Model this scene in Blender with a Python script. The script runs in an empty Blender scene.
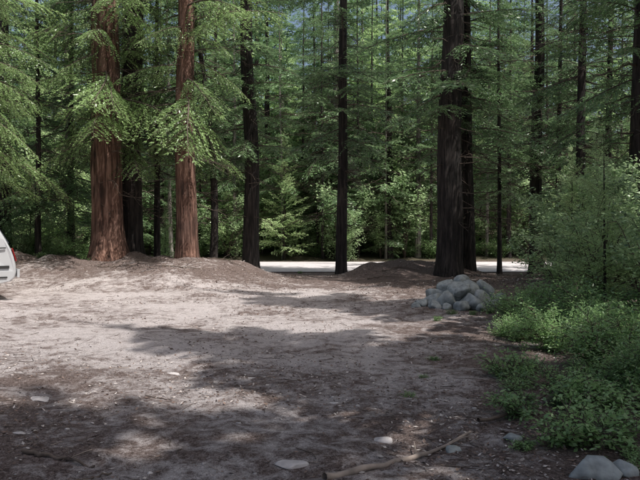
import bpy, bmesh, math, numpy as np
from mathutils import Vector, Matrix
scene = bpy.context.scene
R = math.radians

# ------------------------------------------------------------------ helpers
def vnoise(x, y, seed=0):
    x = np.asarray(x, float); y = np.asarray(y, float)
    xi = np.floor(x).astype(np.int64); yi = np.floor(y).astype(np.int64)
    fx = x-xi; fy = y-yi
    fx = fx*fx*(3-2*fx); fy = fy*fy*(3-2*fy)
    def h(a, b):
        n = (a*374761393 + b*668265263 + seed*1442695041) & 0x7fffffff
        n = ((n ^ (n >> 13))*1274126177) & 0x7fffffff
        n = n ^ (n >> 16)
        return (n & 0xffff)/65535.0
    return ((h(xi, yi)*(1-fx)+h(xi+1, yi)*fx)*(1-fy)+(h(xi, yi+1)*(1-fx)+h(xi+1, yi+1)*fx)*fy)*2-1

def sstep(a, b, x):
    t = np.clip((x-a)/(b-a), 0, 1)
    return t*t*(3-2*t)

DIP = 0.20
def gz(x, y):
    x = np.asarray(x, float); y = np.asarray(y, float)
    z = 0.05*vnoise(x*0.35, y*0.35, 1)+0.03*vnoise(x*1.3, y*1.3, 2)+0.018*vnoise(x*4, y*4, 3)
    flat = sstep(23.6, 25.0, y)*(1-sstep(31, 32.5, y))
    bl = 0.60*np.exp(-((y-21.2-0.5*vnoise(x*0.3, 0*x, 5))/2.2)**2)*(1-sstep(-3.0, -1.2, x))
    bl = bl*(1+0.28*vnoise(x*0.7, y*0.7, 6)+0.18*vnoise(x*2, y*2, 16))
    bl += 0.30*np.exp(-((y-17.6)/1.4)**2-((x+4.6)/2.0)**2)*(1+.3*vnoise(x*1.7, y*1.7, 19))
    bc = 0.40*np.exp(-((y-21.8)/1.5)**2)*sstep(0.5, 1.7, x)*(1-sstep(4.5, 5.7, x))*(1+.18*vnoise(x*1.1+3, y*1.1, 8)+.14*vnoise(x*3, y*3, 9))
    br = 0.16*sstep(3.2, 4.6, x)*sstep(8, 14, y)*(1-sstep(16, 20, y))
    path = -0.08*np.exp(-((x-0.3)/1.4)**2)*sstep(12, 20, y)
    z = z+bl+bc+br+path
    z = z*(1-flat)-DIP*sstep(20.5, 24.5, y)*(1-sstep(31.5, 36, y))
    z = z+np.clip(y-33, 0, 60)*0.03
    far = sstep(60, 120, np.hypot(x, y))
    return z*(1-far)+far*(1.8)
def gz1(x, y): return float(gz(np.array([x]), np.array([y]))[0])

class MB:
    def __init__(s): s.v = []; s.f = []; s.m = []; s.n = 0
    def add(s, v, f, m=0):
        v = np.asarray(v, float); f = np.asarray(f, np.int64)
        s.v.append(v); s.f.append(f+s.n); s.m.append(np.full(len(f), m)); s.n += len(v)
    def arrays(s): return np.concatenate(s.v), np.concatenate(s.f), np.concatenate(s.m)

def mesh_from(name, v, f, m=None, mats=(), smooth=False):
    me = bpy.data.meshes.new(name)
    me.vertices.add(len(v)); me.vertices.foreach_set('co', np.asarray(v, np.float32).ravel())
    k = f.shape[1]
    me.loops.add(len(f)*k); me.loops.foreach_set('vertex_index', f.astype(np.int32).ravel())
    me.polygons.add(len(f)); me.polygons.foreach_set('loop_start', np.arange(0, len(f)*k, k, dtype=np.int32))
    for mt in mats: me.materials.append(mt)
    if m is not None: me.polygons.foreach_set('material_index', m.astype(np.int32))
    if smooth: me.polygons.foreach_set('use_smooth', np.ones(len(f), bool))
    me.update(calc_edges=True)
    return me

def obj(name, me, parent=None, loc=(0, 0, 0), rot=(0, 0, 0), scale=(1, 1, 1)):
    o = bpy.data.objects.new(name, me); scene.collection.objects.link(o)
    o.location = loc; o.rotation_euler = rot; o.scale = scale
    if parent: o.parent = parent
    return o

def tube(mb, pts, radii, sides=5, mat=0):
    pts = np.asarray(pts, float); n = len(pts)
    t = np.gradient(pts, axis=0); t /= np.linalg.norm(t, axis=1)[:, None]+1e-9
    ref = np.array([0, 0, 1.]) if abs(t[0, 2]) < 0.8 else np.array([1., 0, 0])
    a = np.cross(t, ref); a /= np.linalg.norm(a, axis=1)[:, None]+1e-9
    b = np.cross(t, a)
    th = np.linspace(0, 2*np.pi, sides, endpoint=False)
    r = np.asarray(radii)[:, None, None]
    v = pts[:, None, :]+r*(a[:, None, :]*np.cos(th)[None, :, None]+b[:, None, :]*np.sin(th)[None, :, None])
    v = v.reshape(-1, 3)
    i = np.arange(n-1)[:, None]*sides; j = np.arange(sides)[None, :]; j2 = (j+1) % sides
    f = np.stack([i+j, i+j2, i+sides+j2, i+sides+j], -1).reshape(-1, 4)
    mb.add(v, f, mat)

def leaves(mb, c, d, s, L, W, mat=0):
    c = np.asarray(c); L = np.asarray(L)[:, None]; W = np.asarray(W)[:, None]
    v = np.stack([c, c+d*L*0.45+s*W*0.5, c+d*L, c+d*L*0.45-s*W*0.5], 1).reshape(-1, 3)
    f = np.arange(len(c)*4).reshape(-1, 4)
    mb.add(v, f, mat)

def unit(a): return a/(np.linalg.norm(a, axis=-1, keepdims=True)+1e-9)

# ------------------------------------------------------------------ materials
def newmat(name):
    m = bpy.data.materials.new(name); m.use_nodes = True
    nt = m.node_tree; nt.nodes.clear()
    return m, nt, nt.nodes, nt.links

def ramp(N, stops):
    r = N.new('ShaderNodeValToRGB')
    e = r.color_ramp.elements
    while len(e) < len(stops): e.new(0.5)
    for k, (p, c) in enumerate(stops):
        e[k].position = p; e[k].color = (*c, 1)
    return r

def leaf_mat(name, dark, light, trans=0.35, rough=0.36):
    m, nt, N, Lk = newmat(name)
    out = N.new('ShaderNodeOutputMaterial'); p = N.new('ShaderNodeBsdfPrincipled')
    tr = N.new('ShaderNodeBsdfTranslucent'); mx = N.new('ShaderNodeMixShader')
    g = N.new('ShaderNodeNewGeometry'); oi = N.new('ShaderNodeObjectInfo')
    no = N.new('ShaderNodeTexNoise'); no.inputs['Scale'].default_value = 0.9
    no.inputs['Detail'].default_value = 1
    Lk.new(g.outputs['Position'], no.inputs['Vector'])
    a = N.new('ShaderNodeMath'); a.operation = 'MULTIPLY_ADD'
    Lk.new(g.outputs['Random Per Island'], a.inputs[0]); a.inputs[1].default_value = 0.55
    Lk.new(no.outputs['Fac'], a.inputs[2])
    b = N.new('ShaderNodeMath'); b.operation = 'MULTIPLY_ADD'
    Lk.new(oi.outputs['Random'], b.inputs[0]); b.inputs[1].default_value = 0.35; Lk.new(a.outputs[0], b.inputs[2])
    r = ramp(N, [(0.45, dark), (1.0, light)])
    Lk.new(b.outputs[0], r.inputs[0])
    Lk.new(r.outputs[0], p.inputs['Base Color']); p.inputs['Roughness'].default_value = rough
    p.inputs['Specular IOR Level'].default_value = 0.6
    hs = N.new('ShaderNodeHueSaturation'); hs.inputs['Hue'].default_value = 0.495; hs.inputs['Value'].default_value = 1.8
    hs.inputs['Saturation'].default_value = 1.0
    Lk.new(r.outputs[0], hs.inputs['Color']); Lk.new(hs.outputs[0], tr.inputs['Color'])
    mx.inputs[0].default_value = trans
    Lk.new(p.outputs[0], mx.inputs[1]); Lk.new(tr.outputs[0], mx.inputs[2]); Lk.new(mx.outputs[0], out.inputs[0])
    return m

def bark_mat(name, c1, c2, sc=14, bump=0.6):
    m, nt, N, Lk = newmat(name)
    out = N.new('ShaderNodeOutputMaterial'); p = N.new('ShaderNodeBsdfPrincipled')
    tc = N.new('ShaderNodeTexCoord'); mp = N.new('ShaderNodeMapping'); mp.inputs['Scale'].default_value = (1, 1, 0.09)
    Lk.new(tc.outputs['Object'], mp.inputs[0])
    n1 = N.new('ShaderNodeTexNoise'); n1.inputs['Scale'].default_value = sc; n1.inputs['Detail'].default_value = 6
    n1.inputs['Roughness'].default_value = 0.65; n1.inputs['Distortion'].default_value = 0.4
    Lk.new(mp.outputs[0], n1.inputs[0])
    n2 = N.new('ShaderNodeTexNoise'); n2.inputs['Scale'].default_value = 1.3; n2.inputs['Detail'].default_value = 3
    Lk.new(tc.outputs['Object'], n2.inputs[0])
    r = ramp(N, [(0.38, tuple(x*0.3 for x in c1)), (0.5, c1), (0.66, c2)])
    Lk.new(n1.outputs['Fac'], r.inputs[0])
    mm = N.new('ShaderNodeMix'); mm.data_type = 'RGBA'; mm.blend_type = 'MULTIPLY'; mm.inputs[0].default_value = 0.7
    r2 = ramp(N, [(0.3, (0.5, 0.5, 0.52)), (0.7, (1.3, 1.25, 1.2))]); Lk.new(n2.outputs['Fac'], r2.inputs[0])
    Lk.new(r.outputs[0], mm.inputs[6]); Lk.new(r2.outputs[0], mm.inputs[7])
    Lk.new(mm.outputs[2], p.inputs['Base Color']); p.inputs['Roughness'].default_value = 0.95
    bp = N.new('ShaderNodeBump'); bp.inputs['Strength'].default_value = bump; bp.inputs['Distance'].default_value = 0.08
    Lk.new(n1.outputs['Fac'], bp.inputs['Height']); Lk.new(bp.outputs[0], p.inputs['Normal'])
    Lk.new(p.outputs[0], out.inputs[0])
    return m

def simple(name, col, rough=0.6, metal=0, coat=0, var=0, sc=20, bump=.4):
    m, nt, N, Lk = newmat(name)
    out = N.new('ShaderNodeOutputMaterial'); p = N.new('ShaderNodeBsdfPrincipled')
    p.inputs['Roughness'].default_value = rough; p.inputs['Metallic'].default_value = metal
    p.inputs['Coat Weight'].default_value = coat
    if var:
        tc = N.new('ShaderNodeTexCoord'); n = N.new('ShaderNodeTexNoise'); n.inputs['Scale'].default_value = sc
        n.inputs['Detail'].default_value = 5; Lk.new(tc.outputs['Object'], n.inputs[0])
        g = N.new('ShaderNodeNewGeometry')
        a = N.new('ShaderNodeMath'); a.operation = 'MULTIPLY_ADD'; a.inputs[1].default_value = 0.4
        Lk.new(g.outputs['Random Per Island'], a.inputs[0]); Lk.new(n.outputs['Fac'], a.inputs[2])
        r = ramp(N, [(0.4, tuple(c*(1-var) for c in col)), (0.95, tuple(min(1, c*(1+var)) for c in col))])
        Lk.new(a.outputs[0], r.inputs[0]); Lk.new(r.outputs[0], p.inputs['Base Color'])
        bp = N.new('ShaderNodeBump'); bp.inputs['Strength'].default_value = bump; bp.inputs['Distance'].default_value = 0.02
        Lk.new(n.outputs['Fac'], bp.inputs['Height']); Lk.new(bp.outputs[0], p.inputs['Normal'])
    else:
        p.inputs['Base Color'].default_value = (*col, 1)
    Lk.new(p.outputs[0], out.inputs[0])
    return m

M_fir = leaf_mat('fir_needles', (0.014, 0.034, 0.018), (0.175, 0.285, 0.13), 0.3)
M_cedar = leaf_mat('cedar_sprays', (0.028, 0.062, 0.022), (0.25, 0.37, 0.145), 0.34)
M_young = leaf_mat('young_fir_needles', (0.07, 0.13, 0.05), (0.44, 0.58, 0.29), 0.38)
M_leaf = leaf_mat('shrub_leaves', (0.06, 0.11, 0.055), (0.36, 0.48, 0.26), 0.38)
M_leaf2 = leaf_mat('ground_plant_leaves', (0.045, 0.10, 0.04), (0.23, 0.36, 0.15), 0.36)
M_bark_red = bark_mat('cedar_bark', (0.155, 0.08, 0.058), (0.38, 0.23, 0.18), 12, 1.0)
M_bark_dark = bark_mat('fir_bark', (0.032, 0.026, 0.024), (0.078, 0.063, 0.058), 16, 0.8)
M_bark_pale = bark_mat('pale_bark', (0.22, 0.20, 0.18), (0.38, 0.36, 0.33), 14, 0.5)
M_twig = simple('twig_wood', (0.10, 0.075, 0.06), 0.9, var=0.4)
M_deadwood = simple('dead_wood', (0.24, 0.195, 0.165), 0.9, var=0.5, sc=9)

# ------------------------------------------------------------------ branch templates
def fir_branch(L, seed, droop=0.15, hang=0.15, needle=0.13, nw=0.042, dens=1.0, bare=0.12, mtw=1, mlf=0, step=.09, tw=True):
    r = np.random.default_rng(seed); mb = MB()
    tt = np.linspace(0, 1, 7)
    yw = 0.06*L*np.sin(tt*3+r.uniform(0, 6))*tt
    P = np.stack([L*tt, yw, -droop*L*tt**2], 1)
    tube(mb, P, 0.022*L/2.5*(1-tt)+0.004, 4 if tw else 3, mtw)
    n = int(19*L/2.5*dens)+4
    for k in range(n):
        for sd in (-1, 1):
            t = bare+(1-bare)*(k+r.uniform(0, 1))/n
            if r.random() < 0.14: continue
            base = np.array([np.interp(t, tt, P[:, i]) for i in range(3)])
            ls = L*0.42*(1-t)**0.75*r.uniform(0.5, 1.2)*min(1, 0.35+t*2.2)+0.14
            ang = R(r.uniform(38, 72))
            d = np.array([math.cos(ang), sd*math.sin(ang), r.uniform(-.3, .2)-hang]); d = d/np.linalg.norm(d)
            m = max(2, int(ls/step))
            u = (np.arange(m)+r.uniform(0, 1, m)*0.6)/m
            pp = base+np.outer(u*ls, d); pp[:, 2] -= hang*ls*u**2*1.2
            if tw: tube(mb, [base, pp[-1]], [0.005, 0.002], 3, mtw)
            for s2 in (-1, 1):
                perp = np.array([-d[1], d[0], 0])*s2
                dd = unit(d*0.8+perp*0.65+r.normal(0, 0.22, (m, 3))-np.array([0, 0, hang*0.6]))
                side = unit(np.cross(dd, np.array([0, 0, 1.])+r.normal(0, 0.5, (m, 3))))
                leaves(mb, pp, dd, side, needle*r.uniform(0.6, 1.4, m), nw*r.uniform(0.7, 1.4, m), mlf)
            leaves(mb, pp[-1:], unit(d+r.normal(0, .1, (1, 3))), unit(np.cross(d, r.normal(0, .3, (1, 3))+[0, 0, 1])), np.full(1, needle*1.3), np.full(1, nw), mlf)
    return mb.arrays()

FIRB = [fir_branch(2.6, 10+i, droop=0.10+0.05*i, hang=0.12+0.06*i) for i in range(4)]
CEDB = [fir_branch(2.8, 30+i, droop=0.26+0.06*i, hang=0.45, needle=0.08, nw=0.029, dens=1.15, step=.052) for i in range(4)]
YB = [fir_branch(1.4, 50+i, droop=0.05, hang=0.08, needle=0.10, nw=0.034, dens=1.5, bare=0.03) for i in range(3)]
LODB = [fir_branch(2.6, 70+i, droop=0.10+0.06*i, hang=0.15+0.06*i, needle=.23, nw=.10, dens=.7, step=.17, tw=False) for i in range(4)]
DENB = [fir_branch(3.0, 80+i, droop=0.10+0.05*i, hang=0.2, needle=.19, nw=.12, dens=1.15, step=.08, tw=False, bare=.05) for i in range(3)]

def rotm(az, el, roll=0):
    return np.array((Matrix.Rotation(az, 3, 'Z') @ Matrix.Rotation(-el, 3, 'Y') @ Matrix.Rotation(roll, 3, 'X')))

def crown_arrays(tmpl, L0, H, h0, Lmax, nb, seed, el0=-12, el1=35, power=0.8, gap=0.0):
    r = np.random.default_rng(seed); V = []; F = []; MI = []; n = 0
    for i in range(nb):
        u = (i+r.uniform(0, 1))/nb
        z = h0+(H-h0)*u**1.1
        if r.random() < gap: continue
        ln = Lmax*((1-u)**power*0.92+0.08)*r.uniform(0.5, 1.2)*min(1, 0.6+u*4)
        v, f, mi = tmpl[r.integers(len(tmpl))]
        s = ln/L0
        M = rotm(i*2.39996+r.uniform(-.8, .8), R(el0+(el1-el0)*u+r.uniform(-14, 14)), r.uniform(-.4, .4))
        vv = (v*s) @ M.T+np.array([0, 0, z])
        V.append(vv); F.append(f+n); MI.append(mi); n += len(v)
    return np.concatenate(V), np.concatenate(F), np.concatenate(MI)
def crown(name, tmpl, L0, H, h0, Lmax, nb, seed, mats, **kw):
    return mesh_from(name, *crown_arrays(tmpl, L0, H, h0, Lmax, nb, seed, **kw), mats)

FM = (M_fir, M_twig)
C_high = [crown('fir_crown_high_%d' % i, FIRB, 2.6, 26, 4.6, 3.4, 76, 100+i, FM) for i in range(2)]
C_mid = [crown('fir_crown_mid_%d' % i, FIRB, 2.6, 22, 2.0, 3.2, 84, 110+i, FM, gap=0.08) for i in range(2)]
C_ced = [crown('cedar_crown_%d' % i, CEDB, 2.8, 24, 3.6, 3.6, 84, 120+i, (M_cedar, M_twig), el0=-8) for i in range(2)]
C_low = [crown('fir_crown_low_%d' % i, FIRB, 2.6, 17, 0.5, 2.9, 84, 130+i, (M_young if i else M_fir, M_twig), el0=-5) for i in range(2)]
C_young = [crown('young_fir_crown_%d' % i, YB, 1.4, 5.5, 0.25, 1.5, 75, 140+i, (M_young, M_twig), el0=5, el1=45) for i in range(2)]
C_shade = [crown('dense_fir_crown_%d' % i, DENB, 3.0, 24, 6.0, 3.6, 46, 180+i, FM) for i in range(2)]
L_mid = [crown('fir_crown_far_mid_%d' % i, LODB, 2.6, 23, 2.0, 3.4, 95, 150+i, (M_young if i == 2 else M_fir, M_twig)) for i in range(3)]
L_low = [crown('fir_crown_far_low_%d' % i, LODB, 2.6, 18, 0.4, 3.2, 95, 160+i, (M_young if i else M_fir, M_twig), el0=-5) for i in range(2)]

def dead_mesh(name, z0, z1, nb, seed, Lm=1.8, mat=M_twig):
    r = np.random.default_rng(seed); mb = MB()
    for i in range(nb):
        z = r.uniform(z0, z1); az = r.uniform(0, 6.28); L = Lm*r.uniform(0.3, 1)
        d = np.array([math.cos(az), math.sin(az), r.uniform(-.35, .15)])
        t = np.linspace(0, 1, 6)
        P = np.array([0, 0, z])+np.outer(t*L, d); P[:, 2] += -0.15*L*t**2+r.normal(0, 0.03, 6); P[:, 0] += r.normal(0, .03, 6)
        tube(mb, P, 0.016*(1-t)+0.004, 3)
        for k in range(r.integers(2, 7)):
            q = r.uniform(0.3, 0.95); b = np.array([np.interp(q, t, P[:, j]) for j in range(3)])
            e = d+r.normal(0, 0.6, 3); e = e/np.linalg.norm(e)*L*r.uniform(.15, .4)
            tube(mb, [b, b+e*0.5+r.normal(0, .02, 3), b+e], [0.006, 0.005, 0.003], 3)
    v, f, m = mb.arrays(); return mesh_from(name, v, f, m, (mat,))
DEAD = [dead_mesh('dead_branches_%d' % i, 1.6, 8.5, 60, 200+i, 2.0) for i in range(3)]

def trunk_mesh(name, r0, H, seed, mat, flare=0.5, lean=(0, 0), bend=0.0, sides=28, ridge=0.06):
    zz = np.concatenate([[-0.5], np.linspace(0, 1.5, 10), np.linspace(1.9, min(12, H*.6), 26), np.linspace(min(12, H*.6)+1, H, 8)])
    th = np.linspace(0, 2*np.pi, sides, endpoint=False)
    Z, T = np.meshgrid(zz, th, indexing='ij')
    rad = r0*(1-np.clip(Z, 0, H)/H*0.93)
    fl = 1+flare*np.exp(-np.clip(Z+0.1, 0, 99)/0.35)*(0.75+0.5*np.sin(T*5+seed)*np.sin(T*2+seed*2))
    tw = T+0.02*Z
    rd = 1+ridge*(np.sin(tw*9+2*vnoise(Z*0.5, T, seed))*0.6+vnoise(T*4, Z*0.7, seed+1)*0.9)
    rad = rad*fl*rd
    wob = 0.35*r0*vnoise(Z*0.25, 0*Z+seed, seed+3)*np.clip(Z, 0, 3)/3
    ox = lean[0]*Z+bend*np.sin(np.clip(Z, 0, 20)*0.45)+wob; oy = lean[1]*Z+0*Z
    V = np.stack([ox+rad*np.cos(T), oy+rad*np.sin(T), Z], -1).reshape(-1, 3)
    n = len(zz); i = np.arange(n-1)[:, None]*sides; j = np.arange(sides)[None, :]; j2 = (j+1) % sides
    F = np.stack([i+j, i+j2, i+sides+j2, i+sides+j], -1).reshape(-1, 4)
    return mesh_from(name, V, F, None, (mat,), smooth=True)

def tree(name, x, y, r0, H, mat, crownm=None, chs=1.0, dead=None, seed=0, flare=0.45, lean=(0, 0), bend=0, ridge=0.06, extra=None):
    e = bpy.data.objects.new(name, None); scene.collection.objects.link(e)
    e.location = (x, y, gz1(x, y))
    rr = np.random.default_rng(seed+900)
    if lean == (0, 0): lean = tuple(rr.normal(0, .009, 2))
    obj('trunk', trunk_mesh('trunk_'+name, r0, H, seed, mat, flare, lean, bend, ridge=ridge), e)
    if crownm: obj('crown', crownm, e, (lean[0]*8, lean[1]*8, 0), (0, 0, rr.uniform(0, 6.28)), (chs, chs, chs))
    if extra: obj('shade_overlay_crown', extra, e, (lean[0]*8, lean[1]*8, 0.5), (0, 0, rr.uniform(0, 6.28)), (chs, chs, chs))  # unseen second crown added over the first to thicken the cast shade
    if dead is not None: obj('dead_branches', DEAD[dead], e, (lean[0]*5, lean[1]*5, 0), (0, 0, rr.uniform(0, 6.28)))
    return e

F_ = 656.0
def X(px, d): return (px-320)/F_*d

# hero trees
tree('cedar_tree', X(108, 21), 21, 0.52, 28, M_bark_red, C_ced[0], 1.0, 0, 1, flare=0.6, ridge=0.1)
tree('cedar_tree', X(131, 22), 22, 0.40, 26, M_bark_dark, C_ced[1], .95, 1, 2, flare=0.4)
tree('cedar_tree', X(187, 20.6), 20.6, 0.34, 25, M_bark_red, C_ced[1], 1.0, 2, 3, flare=0.35, lean=(-0.008, 0))
tree('fir_tree', X(213, 23), 23, 0.14, 17, M_bark_dark, C_high[0], 0.7, 1, 4, bend=0.22, lean=(-0.05, 0))
tree('fir_tree', X(252, 24), 23.6, 0.30, 27, M_bark_dark, C_high[1], 0.95, 0, 5, flare=0.3, ridge=0.04)
tree('fir_tree', X(341, 23.5), 23.3, 0.20, 25, M_bark_dark, C_high[0], 0.8, 1, 6, flare=0.3)
tree('fir_tree', X(418, 34), 34, 0.16, 20, M_bark_pale, C_high[1], 0.8, 2, 7)
tree('fir_tree', X(449, 20), 20, 0.40, 28, M_bark_dark, C_high[0], 1.0, 0, 8, flare=0.3)
tree('fir_tree', X(469, 21), 21, 0.20, 24, M_bark_dark, C_high[1], 0.8, 1, 9)
tree('fir_tree', X(536, 24), 24, 0.24, 24, M_bark_dark, C_high[0], 0.75, 2, 10)
tree('fir_tree', X(581, 18), 18, 0.14, 19, M_bark_dark, C_high[1], 0.7, 1, 12)
tree('fir_tree', X(606, 20), 20, 0.12, 18, M_bark_dark, C_mid[0], 0.8, 2, 13, lean=(0.01, 0))
tree('fir_tree', X(635, 15.5), 15.5, 0.22, 24, M_bark_dark, C_high[0], 0.75, 0, 14)
tree('fir_tree', X(500, 22.8), 22.8, 0.08, 15, M_bark_dark, C_high[1], 0.55, 0, 15)
tree('fir_tree', X(558, 23.5), 23.5, 0.11, 17, M_bark_dark, C_mid[1], 0.7, 0, 16)
tree('fir_tree', X(70, 24), 24, 0.13, 17, M_bark_dark, C_mid[0], 0.85, 2, 17)
tree('fir_tree', X(5, 23), 23, 0.25, 22, M_bark_dark, C_mid[1], 0.95, 1, 18)
tree('fir_tree', X(38, 22), 22, 0.10, 17, M_bark_dark, C_mid[0], 0.8, 0, 20)
tree('fir_tree', X(157, 23.5), 23.5, 0.12, 18, M_bark_dark, C_high[0], 0.7, 0, 19)
tree('cedar_tree', -8.9, 15.8, 0.32, 22, M_bark_red, C_ced[0], 0.8, None, 21)
tree('cedar_tree', -9.6, 18.6, 0.2, 19, M_bark_red, C_ced[1], 0.72, None, 22)
for i, (px, d, r0) in enumerate([(283, 33.2, .07), (301, 36, .1), (318, 34.5, .06), (329, 39, .12), (358, 34, .09), (372, 38, .12), (386, 33.5, .06), (401, 36, .1), (431, 33.8, .08), (487, 34, .09), (509, 33.5, .12), (522, 36, .07), (236, 34, .12), (224, 38, .15), (548, 34, .1), (171, 34, .12)]):
    tree('slender_fir_tree', X(px, d), d, r0, 17, M_bark_dark if i % 3 else M_bark_pale, C_high[i % 2], .62, i % 3, 40+i, flare=.2)

# trees beside / behind the camera that shade the clearing
shade = [(7.3, 8.8, C_shade[0], .95, None), (8.8, 13.4, C_shade[1], .85, None), (6.5, 3.3, C_shade[1], .95, C_shade[0]), (3.2, -1.4, C_shade[0], 1.0, C_shade[1]),
         (7.6, -1.5, C_shade[1], 1.0, None), (-0.8, -3.4, C_shade[1], .95, C_high[0]), (10.5, 17.5, C_mid[1], .8, None)]
for i, (x, y, c, s, ex) in enumerate(shade):
    tree('fir_tree', x, y, 0.24+0.03*(i % 3), 26, M_bark_dark, c, s, i % 3, 30+i, extra=ex)

# young bright firs beyond the road
for (px, d, s, k) in [(284, 33, 1.2, 0), (262, 35, 1.0, 1), (388, 34, 0.75, 0), (372, 36, 0.6, 1), (320, 40, 1.1, 1), (225, 34, 1.0, 0), (500, 35, 0.9, 1), (550, 36, 1.1, 0), (150, 35, 1.1, 1),
                      (305, 36, 1.3, 0), (440, 35, 1.0, 1), (480, 37, 1.3, 0), (350, 38, 1.2, 0), (410, 40, 1.4, 1), (590, 34, 1.2, 0), (200, 38, 1.5, 1), (245, 41, 1.5, 0), (60, 34, 1.2, 0), (520, 41, 1.5, 1)]:
    tree('young_fir_tree', X(px, d), d, 0.06*s, 5.2*s, M_bark_dark, C_young[k], s, None, 60+int(px), flare=0.1)
for (px, d, s, k) in [(30, 23.2, .7, 0), (75, 23.6, .5, 1), (590, 20.5, .8, 0), (625, 17.5, .8, 1), (165, 24.2, .45, 0), (560, 21, .55, 0), (606, 10.2, .58, 0), (572, 13.2, .55, 1)]:
    tree('young_fir_tree', X(px, d), d, 0.05*s, 5.2*s, M_bark_dark, C_young[k], s, None, 90+int(px), flare=0.1)

# forest across the road
r = np.random.default_rng(5)
cnt = 0; placed = []
while cnt < 108:
    d = 33.5+36*r.random()**1.1; a = r.uniform(-0.60, 0.60); x = d*math.tan(a)
    if any((x-q[0])**2+(d-q[1])**2 < 4.5 for q in placed): continue
    placed.append((x, d)); cnt += 1
    k = r.integers(0, 6)
    if d < 38: cm = [C_mid[0], C_mid[1], C_low[0], C_low[1], C_high[0], C_mid[0]][k]
    else: cm = [L_mid[0], L_mid[1], L_low[0], L_low[1], L_mid[2], L_mid[0]][k]
    s = r.uniform(0.7, 1.3)
    tree('fir_tree', x, d, 0.06+.22*r.random()**1.6, 20*s, M_bark_dark if r.random() < .75 else M_bark_pale, cm, s, int(r.integers(0, 3)) if d < 45 else None, 300+cnt)
for (x, y) in [(-13, 24), (-16, 20), (-12.5, 18.5), (-18, 23), (-9.8, 33.2), (13, 23), (15.5, 19), (12.5, 15), (18, 23), (16, 12), (-14, 12), (-13, 5)]:
    cnt += 1; s = r.uniform(.85, 1.1)
    tree('fir_tree', x, y, 0.2, 20*s, M_bark_dark, [C_mid[0], C_mid[1], C_low[0]][cnt % 3], s, cnt % 3, 400+cnt)
LA = [crown_arrays(LODB, 2.6, 22, 1.0, 3.6, 70, 170+i) for i in range(2)]
V = []; Fc = []; MI = []; n = 0
for i in range(95):
    d = r.uniform(70, 92); a = -0.72+1.44*(i+r.random())/95; x = d*math.sin(a); y = d*math.cos(a)
    s = r.uniform(1.0, 1.6); v, f, mi = LA[i % 2]; q = r.uniform(0, 6.28)
    vv = (v*s) @ rotm(q, 0).T+np.array([x, y, gz1(x, y)-.5]); V.append(vv); Fc.append(f+n); MI.append(mi); n += len(v)
obj('distant_forest', mesh_from('distant_forest', np.concatenate(V), np.concatenate(Fc), np.concatenate(MI), FM))

# ------------------------------------------------------------------ shrubs
def shrub_mesh(name, h, w, nst, seed, leafL, leafW, mat, nleaf=9000, low=0.1, cl=0.16):
    r = np.random.default_rng(seed); mb = MB(); tips = []
    for s in range(nst):
        az = r.uniform(0, 6.28); sp = r.uniform(.15, 1)*w
        hh = h*r.uniform(.55, 1)*(1-0.35*(sp/w)**2)
        t = np.linspace(0, 1, 7)
        P = np.stack([math.cos(az)*sp*t**1.3, math.sin(az)*sp*t**1.3, hh*(t**0.85)], 1)+r.normal(0, .03*w, (7, 3))*t[:, None]
        tube(mb, P, 0.016*h/2*(1-t)+0.003, 4, 1)
        for k in range(9):
            q = r.uniform(low, 1); b = np.array([np.interp(q, t, P[:, j]) for j in range(3)])
            d = np.array([math.cos(az), math.sin(az), .4])+r.normal(0, .8, 3); d /= np.linalg.norm(d)
            L = w*r.uniform(.15, .42)
            e = b+d*L; e[2] = max(e[2], .04)
            m_ = (b+e)/2+r.normal(0, .03, 3)
            tube(mb, [b, m_, e], [.006, .004, .002], 3, 1)
            for z in (0.35, 0.6, .8, 1.0): tips.append(b+(e-b)*z)
    tips = np.array(tips)
    idx = r.integers(0, len(tips), nleaf)
    wgt = r.random(len(tips)) > 0.35
    idx = idx[wgt[idx]]
    c = tips[idx]+r.normal(0, cl*w*0.35, (len(idx), 3)); c[:, 2] = np.abs(c[:, 2])
    d = unit(r.normal(0, 1, (len(idx), 3))*[1, 1, .4]+[0, 0, .05])
    sd = unit(np.cross(d, r.normal(0, .45, (len(idx), 3))+[0, 0, 1]))
    leaves(mb, c, d, sd, leafL*r.uniform(.6, 1.3, len(idx)), leafW*r.uniform(.7, 1.2, len(idx)), 0)
    v, f, m = mb.arrays(); return mesh_from(name, v, f, m, (mat, M_twig))

S_tall = [shrub_mesh('tall_shrub_mesh_%d' % i, 2.6, 1.3, 12, 500+i, 0.08, 0.042, M_leaf, 7500) for i in range(2)]
S_sap = [shrub_mesh('sapling_mesh_%d' % i, 5.0, 1.7, 9, 530+i, 0.13, 0.085, M_leaf, 6000, low=.2, cl=.25) for i in range(2)]
S_low = [shrub_mesh('low_shrub_mesh_%d' % i, 0.75, 0.85, 18, 510+i, 0.055, 0.024, M_leaf2, 7500, cl=0.2) for i in range(3)]
S_gc = [shrub_mesh('ground_plant_mesh_%d' % i, 0.30, 0.45, 14, 520+i, 0.06, 0.032, M_leaf2, 1300, cl=0.2) for i in range(3)]

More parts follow.
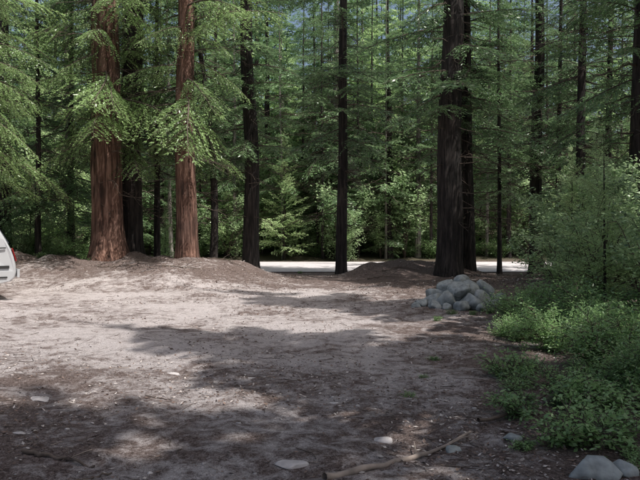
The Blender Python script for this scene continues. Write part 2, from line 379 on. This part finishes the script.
def shrub(name, me, x, y, s=1.0, rz=None, sz=None):
    return obj(name, me, None, (x, y, gz1(x, y)-0.02), (0, 0, r.uniform(0, 6.28) if rz is None else rz), (s, s, s if sz is None else sz))
for (px, d, s) in [(565, 12.2, .85), (600, 11.2, .95), (645, 10.5, 1.05), (590, 13.5, .95), (628, 13, 1.1), (560, 14.5, .7), (670, 9, 1.0)]:
    shrub('deciduous_shrub', S_tall[int(px) % 2], X(px, d), d, s)
for (px, d, s) in [(572, 16.5, .75), (610, 15.5, .8), (650, 13.5, .8)]:
    shrub('deciduous_sapling', S_sap[int(d*2) % 2], X(px, d), d, s)
for i, (px, d, s) in enumerate([(520, 11.2, .7), (548, 10, .95), (590, 9.2, 1.0), (630, 8.6, 1.05), (560, 8.6, .85), (600, 7.6, .9), (645, 7.2, .95), (540, 12.0, .55), (508, 12.0, .4), (575, 10.6, 1.0), (638, 6.4, .7), (672, 6.2, .8), (522, 9.3, .6)]):
    shrub('low_shrub', S_low[i % 3], X(px, d), d, s)
for i in range(46):
    d = r.uniform(4.3, 7.8); px = r.uniform(505, 700) if d > 5.3 else r.uniform(560, 700)
    shrub('ground_plant', S_gc[i % 3], X(px, d), d, r.uniform(.3, .9))
for (px, d, s) in [(515, 6.4, .4), (530, 7.4, .5), (500, 9.5, .45), (438, 11.2, .3), (440, 14.5, .45), (452, 12.0, .3), (474, 11.9, .3), (490, 12.3, .4), (410, 6.2, .2), (60, 21.4, .5), (90, 20.6, .5), (40, 20.8, .6), (435, 8.0, .22), (525, 4.7, .3), (482, 15, .5), (425, 7.0, .16), (392, 22.5, .5), (300, 24.3, .35), (380, 23, .4)]:
    shrub('ground_plant', S_gc[int(px) % 3], X(px, d), d, s)
for i in range(60):
    d = r.uniform(32.3, 42); x = d*math.tan(r.uniform(-.52, .52))
    shrub('undergrowth_shrub', (S_tall+S_low)[i % 5], x, d, r.uniform(.8, 1.6))
for i in range(52):
    d = r.uniform(33, 50); x = d*math.tan(r.uniform(-.52, .52))
    shrub('deciduous_sapling', S_sap[i % 2], x, d, r.uniform(.6, 1.4))
for i in range(26):
    shrub('undergrowth_shrub', (S_tall+S_low)[i % 5], -r.uniform(8, 15), r.uniform(21, 24.2), r.uniform(.5, 1.0))
for i in range(30):
    shrub('undergrowth_shrub', (S_tall+S_low)[i % 5], r.uniform(9.4, 16), r.uniform(14, 24), r.uniform(.45, .9))

# ------------------------------------------------------------------ ground
xs = np.unique(np.concatenate([np.linspace(-700, -60, 20), np.linspace(-60, -14, 60), np.linspace(-14, 14, 300), np.linspace(14, 60, 60), np.linspace(60, 700, 20)]))
ys = np.unique(np.concatenate([np.linspace(-300, -20, 12), np.linspace(-20, 1, 30), np.linspace(1, 34, 340), np.linspace(34, 90, 60), np.linspace(90, 900, 20)]))
XX, YY = np.meshgrid(xs, ys); ZZ = gz(XX, YY)
V = np.stack([XX, YY, ZZ], -1).reshape(-1, 3)
nx = len(xs); i = np.arange(len(ys)-1)[:, None]*nx; j = np.arange(nx-1)[None, :]
Fq = np.stack([i+j, i+j+1, i+nx+j+1, i+nx+j], -1).reshape(-1, 4)
m, nt, N, Lk = newmat('forest_floor')
out = N.new('ShaderNodeOutputMaterial'); p = N.new('ShaderNodeBsdfPrincipled'); p.inputs['Roughness'].default_value = 0.95
p.inputs['Specular IOR Level'].default_value = 0.2
tc = N.new('ShaderNodeTexCoord')
def nz(sc, det=5, rough=.6, dist=0):
    n = N.new('ShaderNodeTexNoise'); n.inputs['Scale'].default_value = sc; n.inputs['Detail'].default_value = det
    n.inputs['Roughness'].default_value = rough; n.inputs['Distortion'].default_value = dist
    Lk.new(tc.outputs['Object'], n.inputs[0]); return n
def mth(op, a, b, c=None):
    q = N.new('ShaderNodeMath'); q.operation = op
    for k, z in enumerate((a, b, c)):
        if z is None: continue
        if isinstance(z, (int, float)): q.inputs[k].default_value = z
        else: Lk.new(z, q.inputs[k])
    return q.outputs[0]
def mixc(f, a, b, bt='MIX'):
    q = N.new('ShaderNodeMix'); q.data_type = 'RGBA'; q.blend_type = bt
    if isinstance(f, (int, float)): q.inputs[0].default_value = f
    else: Lk.new(f, q.inputs[0])
    for k, z in ((6, a), (7, b)):
        if isinstance(z, tuple): q.inputs[k].default_value = (*z, 1)
        else: Lk.new(z, q.inputs[k])
    return q.outputs[2]
nb_, ns_, nf_, nff = nz(0.55, 5, .6), nz(5, 6, .75, .5), nz(30, 6, .8, 1.2), nz(100, 3, .7)
sep = N.new('ShaderNodeSeparateXYZ'); Lk.new(tc.outputs['Object'], sep.inputs[0])
def mr(src, a, b, t):
    q = N.new('ShaderNodeMapRange'); q.inputs[1].default_value = a; q.inputs[2].default_value = b; q.inputs[4].default_value = t
    Lk.new(src, q.inputs[0]); return q.outputs[0]
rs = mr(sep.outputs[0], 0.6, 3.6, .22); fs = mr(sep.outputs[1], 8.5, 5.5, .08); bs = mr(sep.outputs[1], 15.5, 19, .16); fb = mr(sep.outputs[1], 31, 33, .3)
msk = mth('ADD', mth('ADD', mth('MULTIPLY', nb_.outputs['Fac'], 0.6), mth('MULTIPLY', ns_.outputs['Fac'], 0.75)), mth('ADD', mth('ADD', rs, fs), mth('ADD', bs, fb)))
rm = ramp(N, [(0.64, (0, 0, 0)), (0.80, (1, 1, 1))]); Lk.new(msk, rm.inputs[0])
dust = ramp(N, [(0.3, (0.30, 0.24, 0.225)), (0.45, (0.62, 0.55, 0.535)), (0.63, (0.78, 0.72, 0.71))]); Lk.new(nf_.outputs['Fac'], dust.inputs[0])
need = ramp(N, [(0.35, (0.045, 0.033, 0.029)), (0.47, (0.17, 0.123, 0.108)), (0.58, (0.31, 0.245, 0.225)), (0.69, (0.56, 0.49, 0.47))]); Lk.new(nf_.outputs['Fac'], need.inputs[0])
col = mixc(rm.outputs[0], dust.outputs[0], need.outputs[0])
sp = ramp(N, [(0.36, (0.32, 0.29, 0.28)), (0.45, (1, 1, 1)), (0.7, (1.1, 1.1, 1.1))]); Lk.new(nff.outputs['Fac'], sp.inputs[0])
col = mixc(1.0, col, sp.outputs[0], 'MULTIPLY')
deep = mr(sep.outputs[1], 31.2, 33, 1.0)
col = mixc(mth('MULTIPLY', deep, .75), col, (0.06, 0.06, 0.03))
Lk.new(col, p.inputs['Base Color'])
bp = N.new('ShaderNodeBump'); bp.inputs['Strength'].default_value = 1.0; bp.inputs['Distance'].default_value = 0.04
Lk.new(mth('ADD', nf_.outputs['Fac'], mth('MULTIPLY', nff.outputs['Fac'], .4)), bp.inputs['Height']); Lk.new(bp.outputs[0], p.inputs['Normal'])
Lk.new(p.outputs[0], out.inputs[0])
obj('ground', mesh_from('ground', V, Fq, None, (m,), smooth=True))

M_road = simple('weathered_road', (0.58, 0.54, 0.54), 0.9, var=0.18, sc=6)
xr = np.linspace(-150, 150, 301); prof = [(24.9, 0.004), (25.4, 0.04), (28.2, 0.07), (31.0, 0.04), (31.4, 0.004)]
V = np.array([[x, y+0.00018*x*x, z+0.02-DIP] for x in xr for (y, z) in prof])
k = len(prof); i = np.arange(len(xr)-1)[:, None]*k; j = np.arange(k-1)[None, :]
Fq = np.stack([i+j, i+k+j, i+k+j+1, i+j+1], -1).reshape(-1, 4)
obj('road', mesh_from('road', V, Fq, None, (M_road,), smooth=True))

# ------------------------------------------------------------------ litter
def scatter_xy(n, r, ymax=20, pw=1.5):
    d = 3.2+(ymax-3.2)*r.random(n)**pw; x = d*(r.random(n)*1.3-0.65)
    return x, d
mb = MB()
n = 50000; x, y = scatter_xy(n, r, 22, 1.25)
keep = (vnoise(x*.8, y*.8, 77)+.25*(y < 7)+.4*(x > 1)+.4*(y > 16)-.25+r.normal(0, .4, n)) > 0
x = x[keep]; y = y[keep]; n = len(x); z = gz(x, y)+0.008
c = np.stack([x, y, z], 1); a = r.uniform(0, 6.28, n)
d = unit(np.stack([np.cos(a), np.sin(a), r.normal(0.05, .25, n)], 1)); s = unit(np.cross(d, np.array([0, 0, 1.])+r.normal(0, .5, (n, 3))))
sc_ = 1+.05*np.clip(y-8, 0, 12)
leaves(mb, c, d, s, sc_*r.uniform(.012, .055, n), sc_*r.uniform(.005, .024, n), 0)
mb.m[-1] = (r.random(n) < 0.28).astype(int)
v, f, mi = mb.arrays()
obj('leaf_litter', mesh_from('leaf_litter', v, f, mi, (simple('litter_brown', (0.14, 0.097, 0.078), .9, var=.6), simple('litter_pale', (0.44, 0.39, 0.36), .8, var=.3))))
mb = MB()
for q in range(380):
    x1, y1 = scatter_xy(1, r, 20); x1 = x1[0]; y1 = y1[0]; a = r.uniform(0, 6.28); L = .03+.26*r.random()**2
    t = np.linspace(-.5, .5, 4); px_ = x1+np.cos(a)*t*L+r.normal(0, .01, 4); py_ = y1+np.sin(a)*t*L+r.normal(0, .01, 4)
    tube(mb, np.stack([px_, py_, gz(px_, py_)+.005], 1), np.full(4, r.uniform(.0012, .0038)), 4, int(r.random() < .5))
v, f, mi = mb.arrays(); obj('fallen_twigs', mesh_from('fallen_twigs', v, f, mi, (M_twig, M_deadwood)))

def rock_arrays(r, sx, sy, sz, sub=2, np_=12, lo=.5, hi=.82):
    bm = bmesh.new(); bmesh.ops.create_icosphere(bm, subdivisions=sub, radius=1)
    V = np.array([v.co[:] for v in bm.verts]); Fc = np.array([[v.index for v in f.verts] for f in bm.faces]); bm.free()
    for k in range(np_):
        nrm = unit(r.normal(0, 1, 3)); h = r.uniform(lo, hi)
        dd = V @ nrm; V = V-np.outer(np.clip(dd-h, 0, None), nrm)
    V = V*(1+0.02*r.normal(0, 1, (len(V), 1))*(sub > 1))
    return V*[sx, sy, sz]*(1.15 if sub > 2 else 1), Fc
M_rock = simple('granite_rock', (0.20, 0.215, 0.215), .92, var=.7, sc=11, bump=.9)
M_pale = simple('dusty_stone', (0.38, 0.35, 0.34), .9, var=.35, sc=14, bump=.8)
def tri_obj(name, parts, mat, parent=None, loc=(0, 0, 0)):
    V = []; Fc = []; n = 0
    for v, f in parts: V.append(v); Fc.append(f+n); n += len(v)
    return obj(name, mesh_from(name, np.concatenate(V), np.concatenate(Fc), None, (mat,)), parent, loc)
parts = []
for q in range(420):
    x1, y1 = scatter_xy(1, r, 19); x1 = x1[0]; y1 = y1[0]; s = 0.006+0.024*r.random()**3
    v, f = rock_arrays(r, s*r.uniform(1, 1.6), s, s*.6, 1); parts.append((v+[x1, y1, gz1(x1, y1)], f))
tri_obj('pebbles', parts, M_pale)
for (px, d, s) in [(38, 5.95, .13), (172, 7.1, .09), (290, 4.35, .11), (382, 4.95, .10), (250, 6.8, .05), (16, 4.9, .07), (130, 8.3, .05), (335, 6.0, .05)]:
    v, f = rock_arrays(r, s, s*.7, s*.25, 3, 14, .45, .78); tri_obj('flat_stone', [(v, f)], M_pale, None, (X(px, d), d, gz1(X(px, d), d)-s*.04))
for (px, d, s) in [(597, 4.2, .17), (515, 4.9, .08), (628, 4.2, .12), (455, 4.7, .06)]:
    v, f = rock_arrays(r, s, s*.8, s*.6, 3, 14, .45, .78); tri_obj('stone', [(v, f)], M_rock, None, (X(px, d), d, gz1(X(px, d), d)+s*.1))
rp = bpy.data.objects.new('rock_pile', None); scene.collection.objects.link(rp); rp.location = (X(458, 13.0), 13.0, gz1(X(458, 13.0), 13.0))
for q, (dx, dy, dz, s) in enumerate([(-.25, -.1, .12, .25), (.2, -.2, .12, .22), (.48, .1, .15, .24), (.05, .15, .28, .25), (-.45, .15, .12, .2), (.3, .25, .36, .2), (-.5, -.25, .05, .15), (.0, -.4, .06, .15), (.6, -.2, .07, .16), (-.1, .4, .34, .2), (-.72, .05, .06, .14), (.35, -.42, .05, .12), (.2, .55, .42, .19), (.62, .5, .32, .2), (-.35, .5, .2, .22), (.85, .2, .12, .18), (.05, -.1, .34, .15), (-.85, -.15, .03, .09), (.9, -.1, .06, .12), (-.3, -.4, .04, .1)]):
    v, f = rock_arrays(r, s*r.uniform(1, 1.2), s, s*r.uniform(.75, .95), 3, 12, .55, .82)
    v = v @ rotm(r.uniform(0, 6), r.uniform(-.3, .3), r.uniform(-.3, .3)).T
    tri_obj('rock_%d' % (q+1), [(v, f)], M_rock, rp, (dx, dy, dz-.03))

def fallen(name, pts, rad, side=(), mat=M_deadwood):
    mb = MB(); P = []
    for (px, d, h) in pts: P.append([X(px, d), d, gz1(X(px, d), d)+h])
    P = np.array(P); t0 = np.linspace(0, 1, len(P)); t = np.linspace(0, 1, 16)
    Q = np.stack([np.interp(t, t0, P[:, i]) for i in range(3)], 1)+r.normal(0, .008, (16, 3))
    tube(mb, Q, rad*(1-.65*t)*(1+.12*r.normal(0, 1, 16))+.003, 7)
    for (q, dx, dy, dz) in side:
        b = np.array([np.interp(q, t, Q[:, i]) for i in range(3)]); tube(mb, [b, b+np.array([dx, dy, dz])*.5+[0, 0, .01], b+np.array([dx, dy, dz])], [rad*.4, rad*.3, .003], 5)
    v, f, mi = mb.arrays(); return obj(name, mesh_from(name, v, f, mi, (mat,), smooth=True))
fallen('fallen_branch', [(325, 4.12, .01), (385, 4.35, .015), (430, 4.65, .02), (472, 5.0, .03)], .021, [(.55, .02, .22, .03), (.8, .2, .05, .06)])
fallen('fallen_branch', [(22, 4.5, .01), (60, 4.4, .01), (92, 4.28, .01)], .013, [(.5, .12, -.05, .01)], M_twig)
fallen('fallen_branch', [(60, 4.05, .01), (110, 4.2, .01)], .008, (), M_twig)
fallen('fallen_branch', [(480, 5.2, .03), (540, 5.8, .06), (585, 6.8, .15)], .014, [(.4, .2, .1, .1), (.6, -.15, .2, .1)], M_twig)
for (px, d) in [(25, 19.6), (115, 19.2), (180, 18.3), (385, 19.5), (560, 11), (400, 20.5), (225, 20)]:
    fallen('fallen_branch', [(px-18, d, .03), (px, d+.2, .05), (px+20, d-.1, .04)], .016, [(.4, .2, .3, .15), (.6, .3, -.1, .2), (.7, -.1, .2, .2)], M_twig)

# ------------------------------------------------------------------ car
M_paint = simple('silver_white_paint', (0.55, 0.56, 0.57), .3, 0.2, .6)
M_glass = simple('car_glass', (0.02, 0.025, 0.03), .05, 0, 1)
M_black = simple('black_plastic', (0.025, 0.025, 0.025), .6)
M_tyre = simple('tyre_rubber', (0.02, 0.02, 0.02), .85)
M_rim = simple('alloy_rim', (0.5, 0.5, 0.52), .35, .8)
M_red = simple('tail_light_red', (0.18, 0.01, 0.01), .15, 0, 1)
M_amber = simple('head_light_lens', (0.7, 0.7, 0.68), .1, 0, 1)
car = bpy.data.objects.new('parked_car', None); scene.collection.objects.link(car)
car.location = (-6.42, 13.9, gz1(-7, 14.2)); car.rotation_euler = (0, 0, R(36))
W = 1.8
prof = [(-.10, .42), (-.02, .50), (0, .62), (-.01, .78), (-.05, .95), (-.10, 1.10), (-.20, 1.32), (-.34, 1.58), (-.50, 1.78), (-.75, 1.86), (-1.6, 1.90), (-2.5, 1.86), (-2.85, 1.76), (-3.3, 1.42), (-3.55, 1.20), (-4.2, 1.06), (-4.55, .92), (-4.66, .72), (-4.66, .5), (-4.55, .40)]
def arch(cx, rr): return [(cx+rr*math.cos(a), .36+rr*math.sin(a)) for a in np.linspace(math.pi, 0, 9)]
prof += [(-4.2, .30)]+arch(-3.75, .40)+arch(-.98, .40)+[(-.5, .34)]
prof = np.array(prof)
def yin(z): return 0.0+0.16*np.clip((z-1.05)/.85, 0, 1)**1.2
cen = np.array([-2.3, 1.0]); rows = []
yst = [0, .03, .10, .3, .9, 1.5, 1.7, 1.77, 1.8]; scl = [.972, .990, .998, 1, 1.004, 1, .998, .990, .972]
for yy, sc_ in zip(yst, scl):
    pr = cen+(prof-cen)*sc_
    pr[:, 0] = np.where(np.abs(prof[:, 0]-cen[0]) > 1.2, pr[:, 0], prof[:, 0])
    tm = yin(prof[:, 1]); yv = tm+(W-2*tm)*(yy/W)
    rows.append(np.stack([pr[:, 0], yv, pr[:, 1]], 1))
V = np.concatenate(rows); k = len(prof); Fc = []
for a in range(len(yst)-1):
    for b in range(k): Fc.append((a*k+b, a*k+(b+1) % k, (a+1)*k+(b+1) % k, (a+1)*k+b))
me = bpy.data.meshes.new('car_body'); me.from_pydata(V.tolist(), [], Fc+[tuple(range(k))[::-1], tuple(range((len(yst)-1)*k, len(yst)*k))]); me.materials.append(M_paint)
body = obj('body', me, car)
for pl in me.polygons: pl.use_smooth = len(pl.vertices) == 4
def panel(name, pts, mat, th=.006):
    me = bpy.data.meshes.new(name); n = len(pts)
    P = [Vector(q) for q in pts]
    nrm = (P[1]-P[0]).cross(P[2]-P[0]).normalized()
    vs = [q for q in P]+[q+nrm*th for q in P]
    fs = [tuple(range(n))[::-1], tuple(range(n, 2*n))]+[(a, (a+1) % n, n+(a+1) % n, n+a) for a in range(n)]
    me.from_pydata([tuple(q) for q in vs], [], fs); me.materials.append(mat); return obj(name, me, car)
def sidep(name, pts, mat, e=.02):
    P = [(x, float(yin(z)), z) for x, z in pts]
    a, b, c = [Vector(q) for q in P[:3]]
    n_ = (b-a).cross(c-a)
    near = P if n_.y < 0 else P[::-1]
    panel(name+'_near', near, mat, e)
    panel(name+'_far', [(x, W-y, z) for x, y, z in near[::-1]], mat, e)
sidep('rear_quarter_glass', [(-.36, 1.24), (-.98, 1.20), (-.98, 1.70), (-.66, 1.70)], M_glass)
sidep('rear_door_glass', [(-1.06, 1.16), (-1.92, 1.14), (-1.92, 1.72), (-1.06, 1.71)], M_glass)
sidep('front_door_glass', [(-2.0, 1.14), (-3.1, 1.14), (-2.62, 1.70), (-2.0, 1.72)], M_glass)
sidep('side_moulding', [(-.16, .70), (-.56, .70), (-.56, .76), (-.16, .76)], M_black)
sidep('lower_trim', [(-.20, .50), (-.50, .50), (-.50, .53), (-.20, .53)], M_black)
sidep('belt_trim', [(-.22, 1.12), (-3.2, 1.08), (-3.2, 1.10), (-.22, 1.145)], M_black)
sidep('door_moulding', [(-1.45, .70), (-3.25, .70), (-3.25, .76), (-1.45, .76)], M_black)
panel('rear_window', [(-.135, .22, 1.22), (-.135, 1.58, 1.22), (-.405, 1.52, 1.69), (-.405, .28, 1.69)], M_glass, .02)
panel('windscreen', [(-3.27, 1.6, 1.45), (-3.27, .2, 1.45), (-2.9, .25, 1.73), (-2.9, 1.55, 1.73)], M_glass, .02)
panel('tail_light_1', [(-.02, .06, .84), (-.02, .26, .84), (-.09, .26, 1.12), (-.09, .10, 1.12)], M_red, .025)
panel('tail_light_2', [(-.02, 1.54, .84), (-.02, 1.74, .84), (-.09, 1.70, 1.12), (-.09, 1.54, 1.12)], M_red, .025)
panel('number_plate', [(0.0, .65, .80), (0.0, 1.15, .80), (-.03, 1.15, .92), (-.03, .65, .92)], M_amber, .012)
panel('rear_bumper', [(.0, .03, .50), (.0, 1.77, .50), (.005, 1.77, .68), (.005, .03, .68)], M_paint, .05)
panel('head_light_1', [(-4.62, .3, .74), (-4.62, .06, .74), (-4.54, .06, .90), (-4.54, .3, .90)], M_amber, .02)
panel('head_light_2', [(-4.62, 1.74, .74), (-4.62, 1.5, .74), (-4.54, 1.5, .90), (-4.54, 1.74, .90)], M_amber, .02)
def lathe(name, prof, y0, cx, mat, sgn=1):
    th = np.linspace(0, 2*np.pi, 32, endpoint=False); V = []
    for (yy, rr) in prof:
        for a in th: V.append((cx+rr*math.cos(a), y0+sgn*yy, .34+rr*math.sin(a)))
    F2 = []; n = len(prof)
    for a in range(n-1):
        for b in range(32): F2.append((a*32+b, a*32+(b+1) % 32, (a+1)*32+(b+1) % 32, (a+1)*32+b))
    me = bpy.data.meshes.new(name); me.from_pydata(V, [], F2); me.materials.append(mat)
    for pl in me.polygons: pl.use_smooth = True
    obj(name, me, car)
w = 1
for cx in (-.98, -3.75):
    for y0, sg in ((.02, 1), (1.78, -1)):
        lathe('tyre_%d' % w, [(.02, .21), (0, .25), (.0, .31), (.03, .34), (.19, .34), (.21, .30), (.21, .2)], y0, cx, M_tyre, sg)
        lathe('rim_%d' % w, [(.03, .215), (.05, .19), (.03, .15), (.02, .06), (.01, .0)], y0, cx, M_rim, sg); w += 1

# ------------------------------------------------------------------ light, sky, camera
el = R(62); hx, hy = 0.80, -0.60
S = Vector((hx*math.cos(el), hy*math.cos(el), math.sin(el)))
sun = bpy.data.lights.new('sun', 'SUN'); sun.energy = 5; sun.angle = R(0.5); sun.color = (1, .97, .92)
so = bpy.data.objects.new('sun', sun); scene.collection.objects.link(so)
so.rotation_euler = S.to_track_quat('Z', 'Y').to_euler(); so.location = (20, -20, 40)
wd = bpy.data.worlds.new('World'); scene.world = wd; wd.use_nodes = True
WN = wd.node_tree.nodes; bg = WN['Background']; sk = WN.new('ShaderNodeTexSky'); sk.sky_type = 'NISHITA'; sk.sun_disc = False
sk.sun_elevation = el; sk.sun_rotation = math.atan2(hx, hy); sk.dust_density = 5.0
wd.node_tree.links.new(sk.outputs[0], bg.inputs[0]); bg.inputs[1].default_value = 0.14
cam = bpy.data.cameras.new('camera'); co = bpy.data.objects.new('camera', cam); scene.collection.objects.link(co)
cam.sensor_width = 36; cam.lens = 36*F_/640; cam.clip_end = 2000; cam.clip_start = .05
co.location = (0, 0, 1.6); co.rotation_euler = (R(90-1.31), 0, 0)
scene.camera = co
scene.view_settings.view_transform = 'Standard'; scene.view_settings.look = 'None'; scene.view_settings.exposure = 0
